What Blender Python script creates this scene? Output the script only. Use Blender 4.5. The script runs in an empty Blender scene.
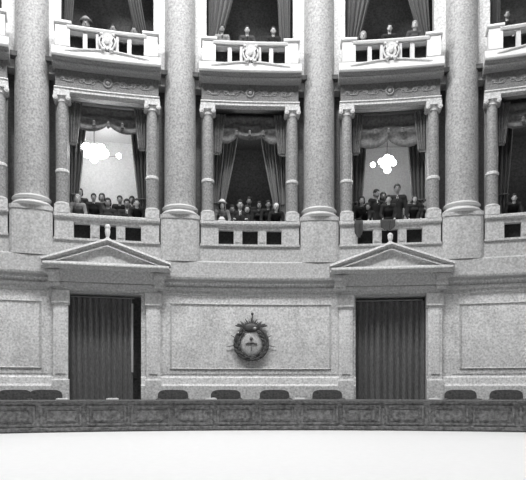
import bpy, bmesh, math, random
from math import sin, cos, pi, radians as rad
from mathutils import Vector, Matrix
random.seed(7)
scn = bpy.context.scene
COL = scn.collection
# ------------------------------------------------------------------ layout
# concave chamber wall: circle of radius R, its deepest point 16 m in front of the camera
F_PX, DIST, R, EYE = 592.0, 16.0, 21.5, 0.85
OX, OY = 0.73, DIST - R
PITCH, S0 = 3.74, -1.08
BAYS = {k: (S0 + k * PITCH) / R for k in (-2, -1, 0, 1, 2)}

def bend(s, d, z):
    a = s / R
    return Vector(((R + d) * sin(a), (R + d) * cos(a) - R, z))

def frame(theta):
    return Matrix.Translation((OX, OY, 0)) @ Matrix.Rotation(-theta, 4, 'Z') @ Matrix.Translation((0, R, 0))

# ------------------------------------------------------------------ materials
def mat(name, col, rough=0.7, noise=0.0, scale=30.0, bump=0.0, metallic=0.0, big=0.0, sheen=0.0, spec=0.3, stretch=None):
    m = bpy.data.materials.new(name); m.use_nodes = True
    nt = m.node_tree; N = nt.nodes; L = nt.links
    b = N['Principled BSDF']
    b.inputs['Roughness'].default_value = rough
    b.inputs['Metallic'].default_value = metallic
    b.inputs['Specular IOR Level'].default_value = spec
    if sheen: b.inputs['Sheen Weight'].default_value = sheen
    if isinstance(col, (int, float)): col = (col, col, col)
    tc = N.new('ShaderNodeTexCoord')
    src = tc.outputs['Object']
    if stretch:
        mp = N.new('ShaderNodeMapping'); mp.inputs['Scale'].default_value = stretch
        L.new(src, mp.inputs[0]); src = mp.outputs[0]
    n1 = N.new('ShaderNodeTexNoise'); n1.inputs['Scale'].default_value = scale
    n1.inputs['Detail'].default_value = 3; L.new(src, n1.inputs['Vector'])
    n2 = N.new('ShaderNodeTexNoise'); n2.inputs['Scale'].default_value = 2.2
    n2.inputs['Detail'].default_value = 4; L.new(src, n2.inputs['Vector'])
    # value = 1 + noise*(n1-.5)*4 + big*(n2-.5)*4
    def mad(inp, k, add):
        x = N.new('ShaderNodeMath'); x.operation = 'MULTIPLY_ADD'
        L.new(inp, x.inputs[0]); x.inputs[1].default_value = k
        if isinstance(add, float): x.inputs[2].default_value = add
        else: L.new(add, x.inputs[2])
        return x.outputs[0]
    v = mad(n1.outputs['Fac'], noise * 4, 1.0 - noise * 2 - big * 2)
    v = mad(n2.outputs['Fac'], big * 4, v)
    vm = N.new('ShaderNodeVectorMath'); vm.operation = 'SCALE'
    vm.inputs[0].default_value = col; L.new(v, vm.inputs['Scale'])
    L.new(vm.outputs[0], b.inputs['Base Color'])
    if bump:
        bp = N.new('ShaderNodeBump'); bp.inputs['Strength'].default_value = bump
        bp.inputs['Distance'].default_value = 0.02
        L.new(n1.outputs['Fac'], bp.inputs['Height']); L.new(bp.outputs[0], b.inputs['Normal'])
    return m

M = dict(
    wall=mat('pale_marble', 0.80, 0.5, 0.36, 20, 0.15, big=0.10),
    wallp=mat('panel_marble', 0.78, 0.45, 0.38, 20, 0.15, big=0.16),
    podium=mat('podium_stone', 0.52, 0.6, 0.34, 20, 0.1, big=0.05),
    trim=mat('moulding_stone', 0.58, 0.6, 0.34, 20, 0.1),
    white=mat('white_stone', 0.76, 0.5, 0.06, 24, 0.1),
    rail=mat('rail_stone', 0.62, 0.5, 0.10, 24, 0.1),
    shaft=mat('grey_marble_shaft', 0.37, 0.5, 0.42, 20, 0.15, big=0.06),
    ring=mat('base_ring_stone', 0.70, 0.5, 0.08, 24),
    small=mat('colonette_marble', 0.28, 0.5, 0.42, 20, 0.15),
    frieze=mat('carved_grey_stone', 0.20, 0.7, 0.35, 22, 0.8, big=0.1),
    fascia=mat('fascia_stone', 0.30, 0.7, 0.3, 30, 0.3),
    recess=mat('shaded_recess_stone', 0.16, 0.8, 0.3, 26, 0.2),  # shade of the gaps beside the columns put into the stone colour
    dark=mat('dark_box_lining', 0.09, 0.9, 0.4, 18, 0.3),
    shade=mat('parapet_shade_black', 0.035, 0.9, 0.4, 18),  # shade inside the parapet openings put into a near-black colour
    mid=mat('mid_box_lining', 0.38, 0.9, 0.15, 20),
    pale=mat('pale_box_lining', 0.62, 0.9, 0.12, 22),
    drape_dark=mat('dark_velvet', 0.085, 0.9, 0.3, 26, 0.2, sheen=0.2, spec=0.1),
    drape_up=mat('dim_grey_velvet', 0.10, 0.85, 0.3, 26, 0.2, sheen=0.2, spec=0.1),
    drape_mid=mat('grey_velvet', 0.22, 0.85, 0.3, 26, 0.2, sheen=0.3, spec=0.1),
    valance=mat('valance_brocade', 0.13, 0.85, 0.5, 16, 0.6, sheen=0.3),
    door=mat('door_curtain_velvet', 0.16, 0.85, 0.4, 30, 0.3, sheen=0.3, stretch=(1, 1, .4)),
    slitlight=mat('light_slit_pale', 0.5, 0.8, 0.1),  # slit of light at the curtain gap put into a pale colour
    bronze=mat('dark_bronze', 0.11, 0.55, 0.4, 30, 0.4, metallic=0.3),
    shield=mat('shield_enamel', 0.60, 0.5, 0.3, 26, 0.4),
    leather=mat('dark_leather', 0.13, 0.6, 0.5, 18, 0.4),
    wood=mat('dark_carved_wood', 0.20, 0.75, 0.6, 14, 0.8, big=0.2),
    carpet=mat('dark_carpet', 0.07, 0.95, 0.4, 40, 0.4),
    floor=mat('white_marble_floor', 0.93, 0.6, 0.02, 10),
    skin=mat('skin', 0.30, 0.6, 0.04, 30),
    skin2=mat('skin_pale', 0.52, 0.6, 0.04, 30),
    cloth=mat('dark_suit_cloth', 0.035, 0.9, 0.2, 60, spec=0.1),
    cloth2=mat('charcoal_cloth', 0.08, 0.9, 0.2, 60, spec=0.1),
    cloth3=mat('light_grey_cloth', 0.26, 0.9, 0.2, 60, spec=0.1),
    cloth4=mat('white_cloth', 0.70, 0.9, 0.05, 60),
    hair=mat('dark_hair', 0.025, 0.7, 0.3, 80),
    hair2=mat('grey_hair', 0.30, 0.7, 0.3, 80),
    eye=mat('dark_eye', 0.02, 0.3),
    lips=mat('lips', 0.22, 0.6),
    metal=mat('lamp_metal', 0.25, 0.4, 0.1, metallic=0.6),
    paper=mat('white_paper', 0.88, 0.7),
)
def emit(name, k):
    m = bpy.data.materials.new(name); m.use_nodes = True
    b = m.node_tree.nodes['Principled BSDF']
    b.inputs['Base Color'].default_value = (1, 1, 1, 1)
    b.inputs['Emission Color'].default_value = (1, 1, 1, 1)
    b.inputs['Emission Strength'].default_value = k
    return m
M['globe'] = emit('lit_globe', 14)

# ------------------------------------------------------------------ mesh builder (s, d, z space, bent round the chamber)
class MB:
    def __init__(self, straight=False):
        self.bm = bmesh.new(); self.straight = straight
    def P(self, s, d, z):
        return Vector((s, d, z)) if self.straight else bend(s, d, z)
    def grid(self, fn, nu, nv, closeu=False):
        vs = [[self.bm.verts.new(fn(i, j)) for j in range(nv)] for i in range(nu)]
        for i in range(nu if closeu else nu - 1):
            for j in range(nv - 1):
                a = vs[i]; b = vs[(i + 1) % nu]
                self.bm.faces.new((a[j], b[j], b[j + 1], a[j + 1]))
        return vs
    def prism(self, prof, s0, s1, step=0.4):
        """profile [(d,z)..] swept along the arc from s0 to s1, ends closed"""
        n = max(1, int(abs(s1 - s0) / step + .999)); k = len(prof)
        rows = [[self.bm.verts.new(self.P(s0 + (s1 - s0) * i / n, d, z)) for d, z in prof] for i in range(n + 1)]
        for i in range(n):
            for j in range(k):
                self.bm.faces.new((rows[i][j], rows[i][(j + 1) % k], rows[i + 1][(j + 1) % k], rows[i + 1][j]))
        self.bm.faces.new(rows[0][::-1]); self.bm.faces.new(rows[-1])
        return self
    def box(self, s0, s1, d0, d1, z0, z1, step=0.6, ch=0.0):
        if ch:
            prof = [(d0 + ch, z0), (d1, z0), (d1, z1), (d0 + ch, z1), (d0, z1 - ch), (d0, z0 + ch)]
        else:
            prof = [(d0, z0), (d1, z0), (d1, z1), (d0, z1)]
        return self.prism(prof, s0, s1, step)
    def plate(self, pts, d0, d1):
        """outline [(s,z)..] facing the chamber, extruded from d0 to d1"""
        a = [self.bm.verts.new(self.P(s, d0, z)) for s, z in pts]
        b = [self.bm.verts.new(self.P(s, d1, z)) for s, z in pts]
        n = len(pts)
        for i in range(n):
            self.bm.faces.new((a[i], a[(i + 1) % n], b[(i + 1) % n], b[i]))
        self.bm.faces.new(a[::-1]); self.bm.faces.new(b)
        return self
    def vplan(self, pts, z0, z1):
        """plan outline [(s,d)..] raised from z0 to z1"""
        a = [self.bm.verts.new(self.P(s, d, z0)) for s, d in pts]; b = [self.bm.verts.new(self.P(s, d, z1)) for s, d in pts]; n = len(pts)
        for i in range(n): self.bm.faces.new((a[i], a[(i + 1) % n], b[(i + 1) % n], b[i]))
        self.bm.faces.new(a[::-1]); self.bm.faces.new(b)
        return self
    def lathe(self, s, d, prof, n=24, sq=None):
        """prof [(r,z)..] about a vertical axis"""
        c = self.P(s, d, 0)
        rows = []
        for r, z in prof:
            rows.append([self.bm.verts.new(c + Vector((r * cos(2 * pi * i / n), r * sin(2 * pi * i / n), z))) for i in range(n)])
        for j in range(len(prof) - 1):
            for i in range(n):
                self.bm.faces.new((rows[j][i], rows[j][(i + 1) % n], rows[j + 1][(i + 1) % n], rows[j + 1][i]))
        self.bm.faces.new(rows[0][::-1]); self.bm.faces.new(rows[-1])
        return self
    def tube(self, pts, r, n=8, closed=False, r_end=None):
        pts = [Vector(p) for p in pts]; k = len(pts); rows = []
        for i, p in enumerate(pts):
            if closed: t = pts[(i + 1) % k] - pts[i - 1]
            else: t = pts[min(i + 1, k - 1)] - pts[max(i - 1, 0)]
            t.normalize()
            up = Vector((0, 1, 0)) if abs(t.y) < .9 else Vector((1, 0, 0))
            x = t.cross(up).normalized(); y = t.cross(x)
            rr = r if r_end is None else r + (r_end - r) * i / (k - 1)
            rows.append([self.bm.verts.new(p + rr * (x * cos(2 * pi * q / n) + y * sin(2 * pi * q / n))) for q in range(n)])
        for i in range(k if closed else k - 1):
            for q in range(n):
                a, b = rows[i], rows[(i + 1) % k]
                self.bm.faces.new((a[q], a[(q + 1) % n], b[(q + 1) % n], b[q]))
        if not closed:
            self.bm.faces.new(rows[0][::-1]); self.bm.faces.new(rows[-1])
        return self
    def stube(self, pts, r, **k):
        return self.tube([self.P(*p) for p in pts], r, **k)
    def ball(self, p, rx, ry=None, rz=None, rot=None, n=12, raw=False):
        ry = ry or rx; rz = rz or rx
        m = Matrix.Translation(Vector(p) if raw else self.P(*p))
        if rot is not None: m = m @ rot
        m = m @ Matrix.Diagonal((rx, ry, rz, 1))
        bmesh.ops.create_uvsphere(self.bm, u_segments=n, v_segments=max(6, n * 2 // 3), radius=1, matrix=m)
        return self
    def capsule(self, p0, p1, r0, r1, n=12, flat=1.0):
        """tapered limb with rounded ends; flat scales the depth (y) about the axis"""
        p0, p1 = Vector(p0), Vector(p1); t = (p1 - p0); Ln = t.length; t.normalize()
        up = Vector((0, 1, 0)) if abs(t.y) < .8 else Vector((0, 0, 1))
        x = t.cross(up).normalized(); y = t.cross(x).normalized()
        prof = []
        for k in range(1, 5): prof.append((r0 * sin(pi / 2 * k / 4), -r0 * cos(pi / 2 * k / 4) * .8))
        for k in range(1, 5): prof.append((r0 + (r1 - r0) * k / 5, Ln * k / 5))
        for k in range(4, 0, -1): prof.append((r1 * sin(pi / 2 * k / 4), Ln + r1 * cos(pi / 2 * k / 4) * .8))
        rows = [[self.bm.verts.new(p0 + t * h + x * r * cos(2 * pi * q / n) + y * r * flat * sin(2 * pi * q / n)) for q in range(n)] for r, h in prof]
        for i in range(len(rows) - 1):
            for q in range(n):
                self.bm.faces.new((rows[i][q], rows[i][(q + 1) % n], rows[i + 1][(q + 1) % n], rows[i + 1][q]))
        self.bm.faces.new(rows[0][::-1]); self.bm.faces.new(rows[-1])
        return self

def link_mesh(name, mb, m, origin=Vector((0, 0, 0)), parent=None, smooth=False, solid=0):
    bm = mb.bm
    if solid:
        bmesh.ops.recalc_face_normals(bm, faces=bm.faces)
        bmesh.ops.solidify(bm, geom=bm.faces[:], thickness=solid)
    bmesh.ops.translate(bm, verts=bm.verts, vec=-origin)
    bmesh.ops.recalc_face_normals(bm, faces=bm.faces)
    me = bpy.data.meshes.new(name); bm.to_mesh(me); bm.free()
    if smooth:
        for p in me.polygons: p.use_smooth = True
        try: me.set_sharp_from_angle(angle=rad(42))
        except Exception: pass
    me.materials.append(m)
    o = bpy.data.objects.new(name, me); COL.objects.link(o)
    if parent is not None: o.parent = parent
    return o

class Thing:
    """an Empty at the thing's base that parents its parts"""
    def __init__(self, name, base):
        self.o = bpy.data.objects.new(name, None); COL.objects.link(self.o)
        self.o.empty_display_size = .2
        self.base = Vector(base)
    def part(self, name, mb, m, parent=None, **k):
        return link_mesh(name, mb, m, self.base, parent or self.o, **k)

def copy_tree(o, parent=None):
    if o.name.startswith('hat'): return None
    c = o.copy(); COL.objects.link(c); c.parent = parent
    for ch in list(o.children): copy_tree(ch, c)
    return c

PROTO = {}
def place(key, builder, theta, label, cat, group=None, move=None):
    """first call builds the thing in its bay frame, later calls copy it with its parts"""
    if key not in PROTO:
        t = builder(); PROTO[key] = t; o = t.o
    else:
        t = PROTO[key]; o = copy_tree(t.o)
    base = t.base + (Vector(move) if move else Vector((0, 0, 0)))
    o.matrix_world = frame(theta) @ Matrix.Translation(base)
    o['label'] = label; o['category'] = cat
    if group: o['group'] = group
    elif 'group' in o: del o['group']
    return o

NTRIM = [0]
def struct(name, mb, m, theta=0.0, smooth=False):
    o = link_mesh(name, mb, m, smooth=smooth)
    o.matrix_world = frame(theta); o['kind'] = 'structure'
    return o
def trim(mb, m, theta=0.0, smooth=False):
    NTRIM[0] += 1
    return struct('trim_%d' % NTRIM[0], mb, m, theta, smooth)

# ------------------------------------------------------------------ the setting
BS = {k: S0 + k * PITCH for k in range(-4, 5)}       # bay centres along the arc
XL, XR = -14.5, 13.5
DOORS = {1: (BS[-1] - .08, .93, 3.40), 2: (BS[1] + .03, .93, 3.38)}
mb = MB()
edges = [XL]
for n in (1, 2):
    c, h, _ = DOORS[n]; edges += [c - h, c + h]
edges.append(XR)
for a, b in zip(edges[::2], edges[1::2]): mb.box(a, b, 0, .6, 0, 3.40)
mb.box(XL, XR, 0, .6, 3.40, 3.9)
mb.box(XL, XR, .6, .75, 0, 3.9)
struct('wall_back', mb, M['wall'])
mb = MB(); mb.prism([(.6, 3.90), (-.20, 3.90), (-.20, 4.26), (-.09, 4.32), (-.09, 4.72), (.6, 4.72)], XL, XR)
struct('wall_podium', mb, M['podium'])
# entablature string and cornice of the lower storey
mb = MB(); mb.prism([(0, 3.40), (-.05, 3.42), (-.05, 3.50), (-.10, 3.53), (-.12, 3.60), (0, 3.62)], XL, XR); trim(mb, M['trim'])
mb = MB(); mb.prism([(0, 3.74), (-.04, 3.77), (-.28, 3.79), (-.30, 3.84), (-.30, 3.93), (-.20, 3.94), (0, 3.94)], XL, XR); trim(mb, M['trim'])
# plinth
n = 0
for a, b in zip(edges[::2], edges[1::2]):
    mb = MB(); mb.prism([(0, 0), (-.12, 0), (-.12, .98), (-.08, 1.04), (-.05, 1.20), (0, 1.24)], a - .0, b)
    n += 1
    o = struct('baseboard_back' if n == 1 else 'baseboard_back.%03d' % (n - 1), mb, M['wall'])
# wall panels: raised field and moulded frame
def wall_panel(s0, s1, z0, z1):
    mb = MB(); mb.box(s0 - .2, s1 + .2, -.015, 0, z0 - .12, z1 + .12); struct('wall_panel', mb, M['wallp'])
    mb = MB()
    w = .05
    for (a, b, c, d) in ((s0, s1, z1 - w, z1), (s0, s1, z0, z0 + w)):
        mb.prism([(-.015, c), (-.03, c + .01), (-.05, (c + d) / 2), (-.03, d - .01), (-.015, d)], a, b)
    for a in (s0, s1 - w):
        mb.box(a, a + w, -.04, -.015, z0 + w, z1 - w)
    trim(mb, M['trim'])
wall_panel(-3.22, 1.10, 1.42, 3.20)
wall_panel(4.45, 7.6, 1.42, 3.15)
wall_panel(-10.6, -6.45, 1.42, 3.15)

# floor: dark carpeted rim under the seats, pale marble floor inside
def arc_floor(name, d0, d1, z0, z1, m, s0=XL, s1=XR):
    mb = MB(); mb.box(s0, s1, d0, d1, z0, z1, step=.8); return struct(name, mb, m)
arc_floor('floor_carpet', -2.92, 0.62, -.06, .0, M['carpet'])
mb = MB(True); mb.box(-16, 16, 5.0, 16.5, -.2, -.02)
o = link_mesh('floor', mb, M['floor']); o['kind'] = 'structure'
mb = MB(True); mb.box(-16, 16, -6, 4.99, -.2, -.02)
o = link_mesh('floor_dark_unseen', mb, M['carpet']); o['kind'] = 'structure'  # unseen floor below the frame, coloured dark to cut bounce light

# upper storey wall: for each bay the recess strips, jambs, box shells
ZC = 8.50      # ceiling of the lower boxes
for k in range(-3, 4):
    th = BS[k] / R
    if k not in BAYS:
        mb = MB(); mb.box(-PITCH / 2, PITCH / 2, .1, .6, 4.72, 13.8); struct('wall_bay', mb, M['fascia'], th); continue
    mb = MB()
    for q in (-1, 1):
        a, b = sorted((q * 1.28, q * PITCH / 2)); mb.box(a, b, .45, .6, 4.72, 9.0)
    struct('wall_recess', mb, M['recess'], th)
    mb = MB()
    for q in (-1, 1):
        a, b = sorted((q * .98, q * 1.30)); mb.box(a, b, .22, .62, 4.72, 8.60)
    struct('wall_jamb', mb, M['fascia'], th)
    mb = MB()
    for q in (-1, 1):
        a, b = sorted((q * 1.17, q * PITCH / 2)); mb.box(a, b, .1, .6, 9.0, 13.8)
    mb.box(-1.17, 1.17, .1, .6, 13.2, 13.8)
    struct('wall_upper', mb, M['trim'], th)
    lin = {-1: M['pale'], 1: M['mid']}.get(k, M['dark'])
    W = 1.72
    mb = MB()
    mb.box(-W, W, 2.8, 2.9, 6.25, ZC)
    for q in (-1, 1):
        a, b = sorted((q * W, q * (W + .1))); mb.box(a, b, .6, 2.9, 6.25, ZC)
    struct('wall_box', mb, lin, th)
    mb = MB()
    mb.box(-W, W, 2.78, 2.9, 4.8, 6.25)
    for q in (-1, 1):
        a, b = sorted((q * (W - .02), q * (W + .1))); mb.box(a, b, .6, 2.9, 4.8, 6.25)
    struct('wall_added_dark', mb, M['dark'], th)  # dark lower wall added to keep the parapet openings black
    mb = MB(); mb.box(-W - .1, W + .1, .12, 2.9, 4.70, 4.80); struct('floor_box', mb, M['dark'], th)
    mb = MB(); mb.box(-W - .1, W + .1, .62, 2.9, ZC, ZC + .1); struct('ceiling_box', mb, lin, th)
    # upper box
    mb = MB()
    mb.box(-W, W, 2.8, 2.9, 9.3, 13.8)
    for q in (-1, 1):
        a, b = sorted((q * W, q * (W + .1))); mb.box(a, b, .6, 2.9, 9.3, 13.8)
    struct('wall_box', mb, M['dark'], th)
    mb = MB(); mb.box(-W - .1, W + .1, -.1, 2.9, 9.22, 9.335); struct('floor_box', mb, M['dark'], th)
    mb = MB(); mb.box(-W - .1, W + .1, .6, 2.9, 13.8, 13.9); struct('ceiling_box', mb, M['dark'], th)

# crowning cornice above the upper boxes
mb = MB(); mb.prism([(.6, 13.8), (-.1, 13.8), (-.3, 14.0), (-.6, 14.1), (-.6, 14.4), (.6, 14.4)], XL, XR); trim(mb, M['podium'])

# ------------------------------------------------------------------ giant columns
def b_column():
    t = Thing('giant_column', bend(0, .15, 4.4))
    mb = MB()
    for hw, dd, za, zb in ((.51, 0, 4.28, 5.40), (.525, -.02, 5.40, 5.50)):
        mb.vplan([(-hw, .4)] + [(hw * (i / 8 - 1), -.12 + dd - .11 * (1 - (i / 8 - 1) ** 2) ** .5) for i in range(17)] + [(hw, .4)], za, zb)
    t.part('pedestal', mb, M['podium'])
    def torus(z0, z1, r0, r1, n=8):
        return [(r0 + (r1 - r0) * sin(pi * i / n), z0 + (z1 - z0) * i / n) for i in range(n + 1)]
    mb = MB(); mb.lathe(0, .15, torus(5.50, 5.61, .45, .50) + torus(5.61, 5.67, .435, .42) + torus(5.67, 5.76, .435, .48), 40)
    t.part('base', mb, M['ring'], smooth=True)
    prof = [(.435, 5.76), (.422, 5.80)]
    for i in range(9):
        f = i / 8; prof.append((.42 - .02 * f ** 1.6, 5.9 + f * 6.9))
    mb = MB(); mb.lathe(0, .15, prof, 48); t.part('shaft', mb, M['shaft'], smooth=True)
    mb = MB(); mb.lathe(0, .15, [(.41, 12.8), (.44, 12.86), (.42, 12.92), (.43, 13.2), (.55, 13.55), (.6, 13.6), (.6, 13.78)], 40)
    for i in range(10):
        a = 2 * pi * i / 10; c = bend(0, .15, 13.2)
        mb.tube([c + Vector((.42 * cos(a), .42 * sin(a), 0)), c + Vector((.5 * cos(a), .5 * sin(a), .2)), c + Vector((.62 * cos(a), .62 * sin(a), .22))], .05, r_end=.03)
    t.part('capital', mb, M['ring'], smooth=True)
    return t
for k, lab in ((-1.5, 'giant grey marble column nearest the left edge, beside the box with the brightest lamp'),
               (-.5, 'giant grey marble column between the left pediment and the middle box'),
               (.5, 'giant grey marble column between the middle box and the right pedimented bay'),
               (1.5, 'giant grey marble column nearest the right edge of the picture')):
    place('column', b_column, (S0 + k * PITCH) / R, lab, 'column', 'giant columns of the gallery wall')

# ------------------------------------------------------------------ bay architecture
def b_upper_balcony():
    t = Thing('balcony', bend(0, -.1, 8.95))
    mb = MB()
    mb.prism([(.1, 9.04), (-.34, 9.04), (-.38, 9.08), (-.38, 9.13), (-.43, 9.16), (-.45, 9.20), (.1, 9.20)], -1.37, 1.37)
    t.part('fascia', mb, M['fascia'])
    mb = MB()
    mb.prism([(.1, 9.20), (-.50, 9.20), (-.52, 9.23), (-.52, 9.30), (-.47, 9.33), (-.47, 9.44), (-.22, 9.45), (-.21, 9.34), (.1, 9.34)], -1.37, 1.37)
    t.part('plinth', mb, M['white'])
    mb = MB()
    for q in (-1, 1):
        mb.stube([(q * (.12 + .95 * i / 10), -.49, 9.46 - .12 * (i / 10) ** 1.5) for i in range(11)], .025, n=6)
    t.part('swag_moulding', mb, M['rail'], smooth=True)
    mb = MB()
    mb.box(-1.0, 1.0, -.45, -.24, 9.87, 9.90); mb.prism([(-.50, 9.90), (-.22, 9.90), (-.20, 9.95), (-.22, 10.0), (-.48, 10.0), (-.52, 9.95)], -1.0, 1.0)
    pass
    t.part('handrail', mb, M['rail'])
    for q in (-1, 1):
        a, b = sorted((q * .93, q * 1.28))
        mb = MB(); mb.box(a, b, -.48, -.16, 9.44, 9.98, ch=.02); p = t.part('end_post', mb, M['white'])
        mb = MB(); mb.box(a - .04, b + .04, -.53, -.12, 9.98, 10.08, ch=.03); t.part('post_cap', mb, M['white'], p)
        for x in (.555,):
            mb = MB(); mb.box(q * x - .055, q * x + .055, -.44, -.28, 9.44, 9.88); t.part('baluster', mb, M['rail'])
        mb = MB(); mb.box(q * .25 - .035, q * .25 + .035, -.46, -.26, 9.44, 9.88); t.part('baluster', mb, M['rail'])
    mb = MB(); mb.box(-.95, .95, -.20, -.185, 9.34, 9.86); t.part('shade_sheet', mb, M['shade'])['label'] = 'added black sheet for the lining behind the openings'  # black sheet added to paint the shade in the balcony openings
    mb = MB(); mb.box(-.22, .22, -.42, -.26, 9.44, 9.88); t.part('centre_panel', mb, M['fascia'])
    mb = MB()
    pts = [(-.13, 9.86), (-.17, 9.80), (-.12, 9.74), (-.15, 9.64), (-.09, 9.54), (0, 9.48), (.09, 9.54), (.15, 9.64), (.12, 9.74), (.17, 9.80), (.13, 9.86), (0, 9.90)]
    mb.plate(pts, -.52, -.42)
    mb.ball((0, -.53, 9.68), .07, .04, .1)
    for q in (-1, 1):
        mb.ball((q * .10, -.52, 9.47), .055); mb.ball((q * .15, -.50, 9.86), .045)
        mb.stube([(q * .17, -.48, 9.8), (q * .21, -.5, 9.7), (q * .18, -.5, 9.6), (q * .12, -.5, 9.5)], .025, n=6)
    t.part('cartouche', mb, M['trim'], smooth=True)
    return t

def b_entablature():
    t = Thing('entablature', bend(0, 0, 8.42))
    mb = MB(); mb.box(-1.30, 1.30, -.12, .6, 8.60, 9.04)
    t.part('frieze', mb, M['frieze'])
    mb = MB()
    for i in range(16):
        a = 2 * pi * i / 16; mb.ball((.10 * cos(a), -.13, 8.82 + .10 * sin(a)), .03)
    mb.ball((0, -.14, 8.82), .06, .04)
    for q in (-1, 1):
        for c, r in ((.38, .09), (.65, .07), (.9, .085), (1.12, .06)):
            mb.stube([(q * c + r * cos(a) * (1 - a / 16), -.13, 8.81 + r * sin(a) * (1 - a / 16)) for a in [i * .5 for i in range(20)]], .014, n=5)
        mb.stube([(q * (.14 + .1 * i), -.13, 8.81 + .07 * sin(i * 1.3)) for i in range(11)], .016, n=5)
    t.part('rosette_scroll', mb, M['fascia'], smooth=True)
    mb = MB(); mb.prism([(.05, 8.46), (-.12, 8.46), (-.12, 8.475), (-.14, 8.48), (-.14, 8.53), (-.17, 8.56), (-.14, 8.60), (.05, 8.60)], -1.33, 1.33)
    t.part('architrave', mb, M['trim'])
    return t

def b_colonette():
    t = Thing('colonette', bend(0, .02, 5.39))
    mb = MB(); mb.box(-.18, .18, -.16, .2, 5.39, 5.60); mb.lathe(0, .02, [(.17, 5.60), (.18, 5.63), (.165, 5.67)], 24)
    t.part('base', mb, M['trim'])
    mb = MB(); mb.lathe(0, .02, [(.152, 5.66), (.152, 6.42)], 28); t.part('lower_drum', mb, M['small'], smooth=True)
    mb = MB(); mb.lathe(0, .02, [(.152, 6.42), (.172, 6.44), (.172, 6.49), (.15, 6.52)], 28); t.part('ring', mb, M['trim'], smooth=True)
    mb = MB(); mb.lathe(0, .02, [(.148, 6.50), (.146, 7.3), (.132, 8.22)], 28); t.part('shaft', mb, M['small'], smooth=True)
    mb = MB(); mb.lathe(0, .02, [(.132, 8.22), (.15, 8.24), (.135, 8.26), (.14, 8.30), (.17, 8.33), (.17, 8.36)], 24)
    mb.box(-.20, .20, -.17, .2, 8.36, 8.46)
    for q in (-1, 1):
        c = bend(q * .155, 0, 8.31)
        mb.tube([c + Vector((0, -.18, 0)), c + Vector((0, .18, 0))], .06, n=16)
        mb.tube([c + Vector((0, -.195, 0)), c + Vector((0, -.18, 0))], .028, n=12)
    t.part('capital', mb, M['trim'], smooth=True)
    return t

def b_lower_balustrade():
    t = Thing('balustrade', bend(0, -.05, 4.72))
    mb = MB(); mb.prism([(-.12, 5.29), (-.08, 5.27), (.12, 5.27), (.14, 5.30), (.14, 5.37), (.12, 5.39), (-.14, 5.39), (-.16, 5.37), (-.16, 5.31)], -1.34, 1.34)
    t.part('handrail', mb, M['trim'])
    mb = MB(); mb.box(-.98, .98, -.07, .1, 5.17, 5.27); t.part('header', mb, M['trim'])
    mb = MB(); mb.box(-1.0, 1.0, .125, .14, 4.81, 5.26); t.part('shade_sheet', mb, M['shade'])['label'] = 'added black sheet for the lining behind the openings'  # black sheet added so the parapet openings look shaded
    mb = MB(); mb.prism([(-.14, 4.72), (.1, 4.72), (.1, 4.77), (-.14, 4.77)], -1.34, 1.34); t.part('sill', mb, M['trim'])
    for q in (-1, 1):
        a, b = sorted((q * .85, q * 1.32)); mb = MB(); mb.box(a, b, -.09, .12, 4.77, 5.27); t.part('end_post', mb, M['podium'])
        a, b = sorted((q * .21, q * .44)); mb = MB(); mb.box(a, b, -.06, .1, 4.77, 5.17)
        mb.box(a + .05, b - .05, -.08, -.06, 4.84, 5.10); t.part('baluster', mb, M['podium'])
    return t

WHERE = {-2: 'at the far left edge', -1: 'over the left pediment', 0: 'in the middle bay', 1: 'over the right pediment', 2: 'at the far right edge'}
for k, th in BAYS.items():
    w = WHERE[k]
    place('ub', b_upper_balcony, th, 'white stone upper balcony with square openings and carved cartouche %s' % w, 'balcony', 'upper balconies')
    place('ent', b_entablature, th, 'carved grey stone frieze band under the upper balcony %s' % w, 'entablature', 'carved friezes under the balconies')
    for q, side in ((-1, 'left'), (1, 'right')):
        if (k, q) in ((-2, -1), (2, 1)): continue
        o = place('col', b_colonette, th, 'small marble colonette on the %s of the lower box opening %s' % (side, w), 'colonette', 'colonettes framing the lower boxes', move=bend(q * 1.135, 0, 0))
    place('lb', b_lower_balustrade, th, 'pale stone parapet with square openings below the lower box %s' % w, 'balustrade', 'lower box parapets')

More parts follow.
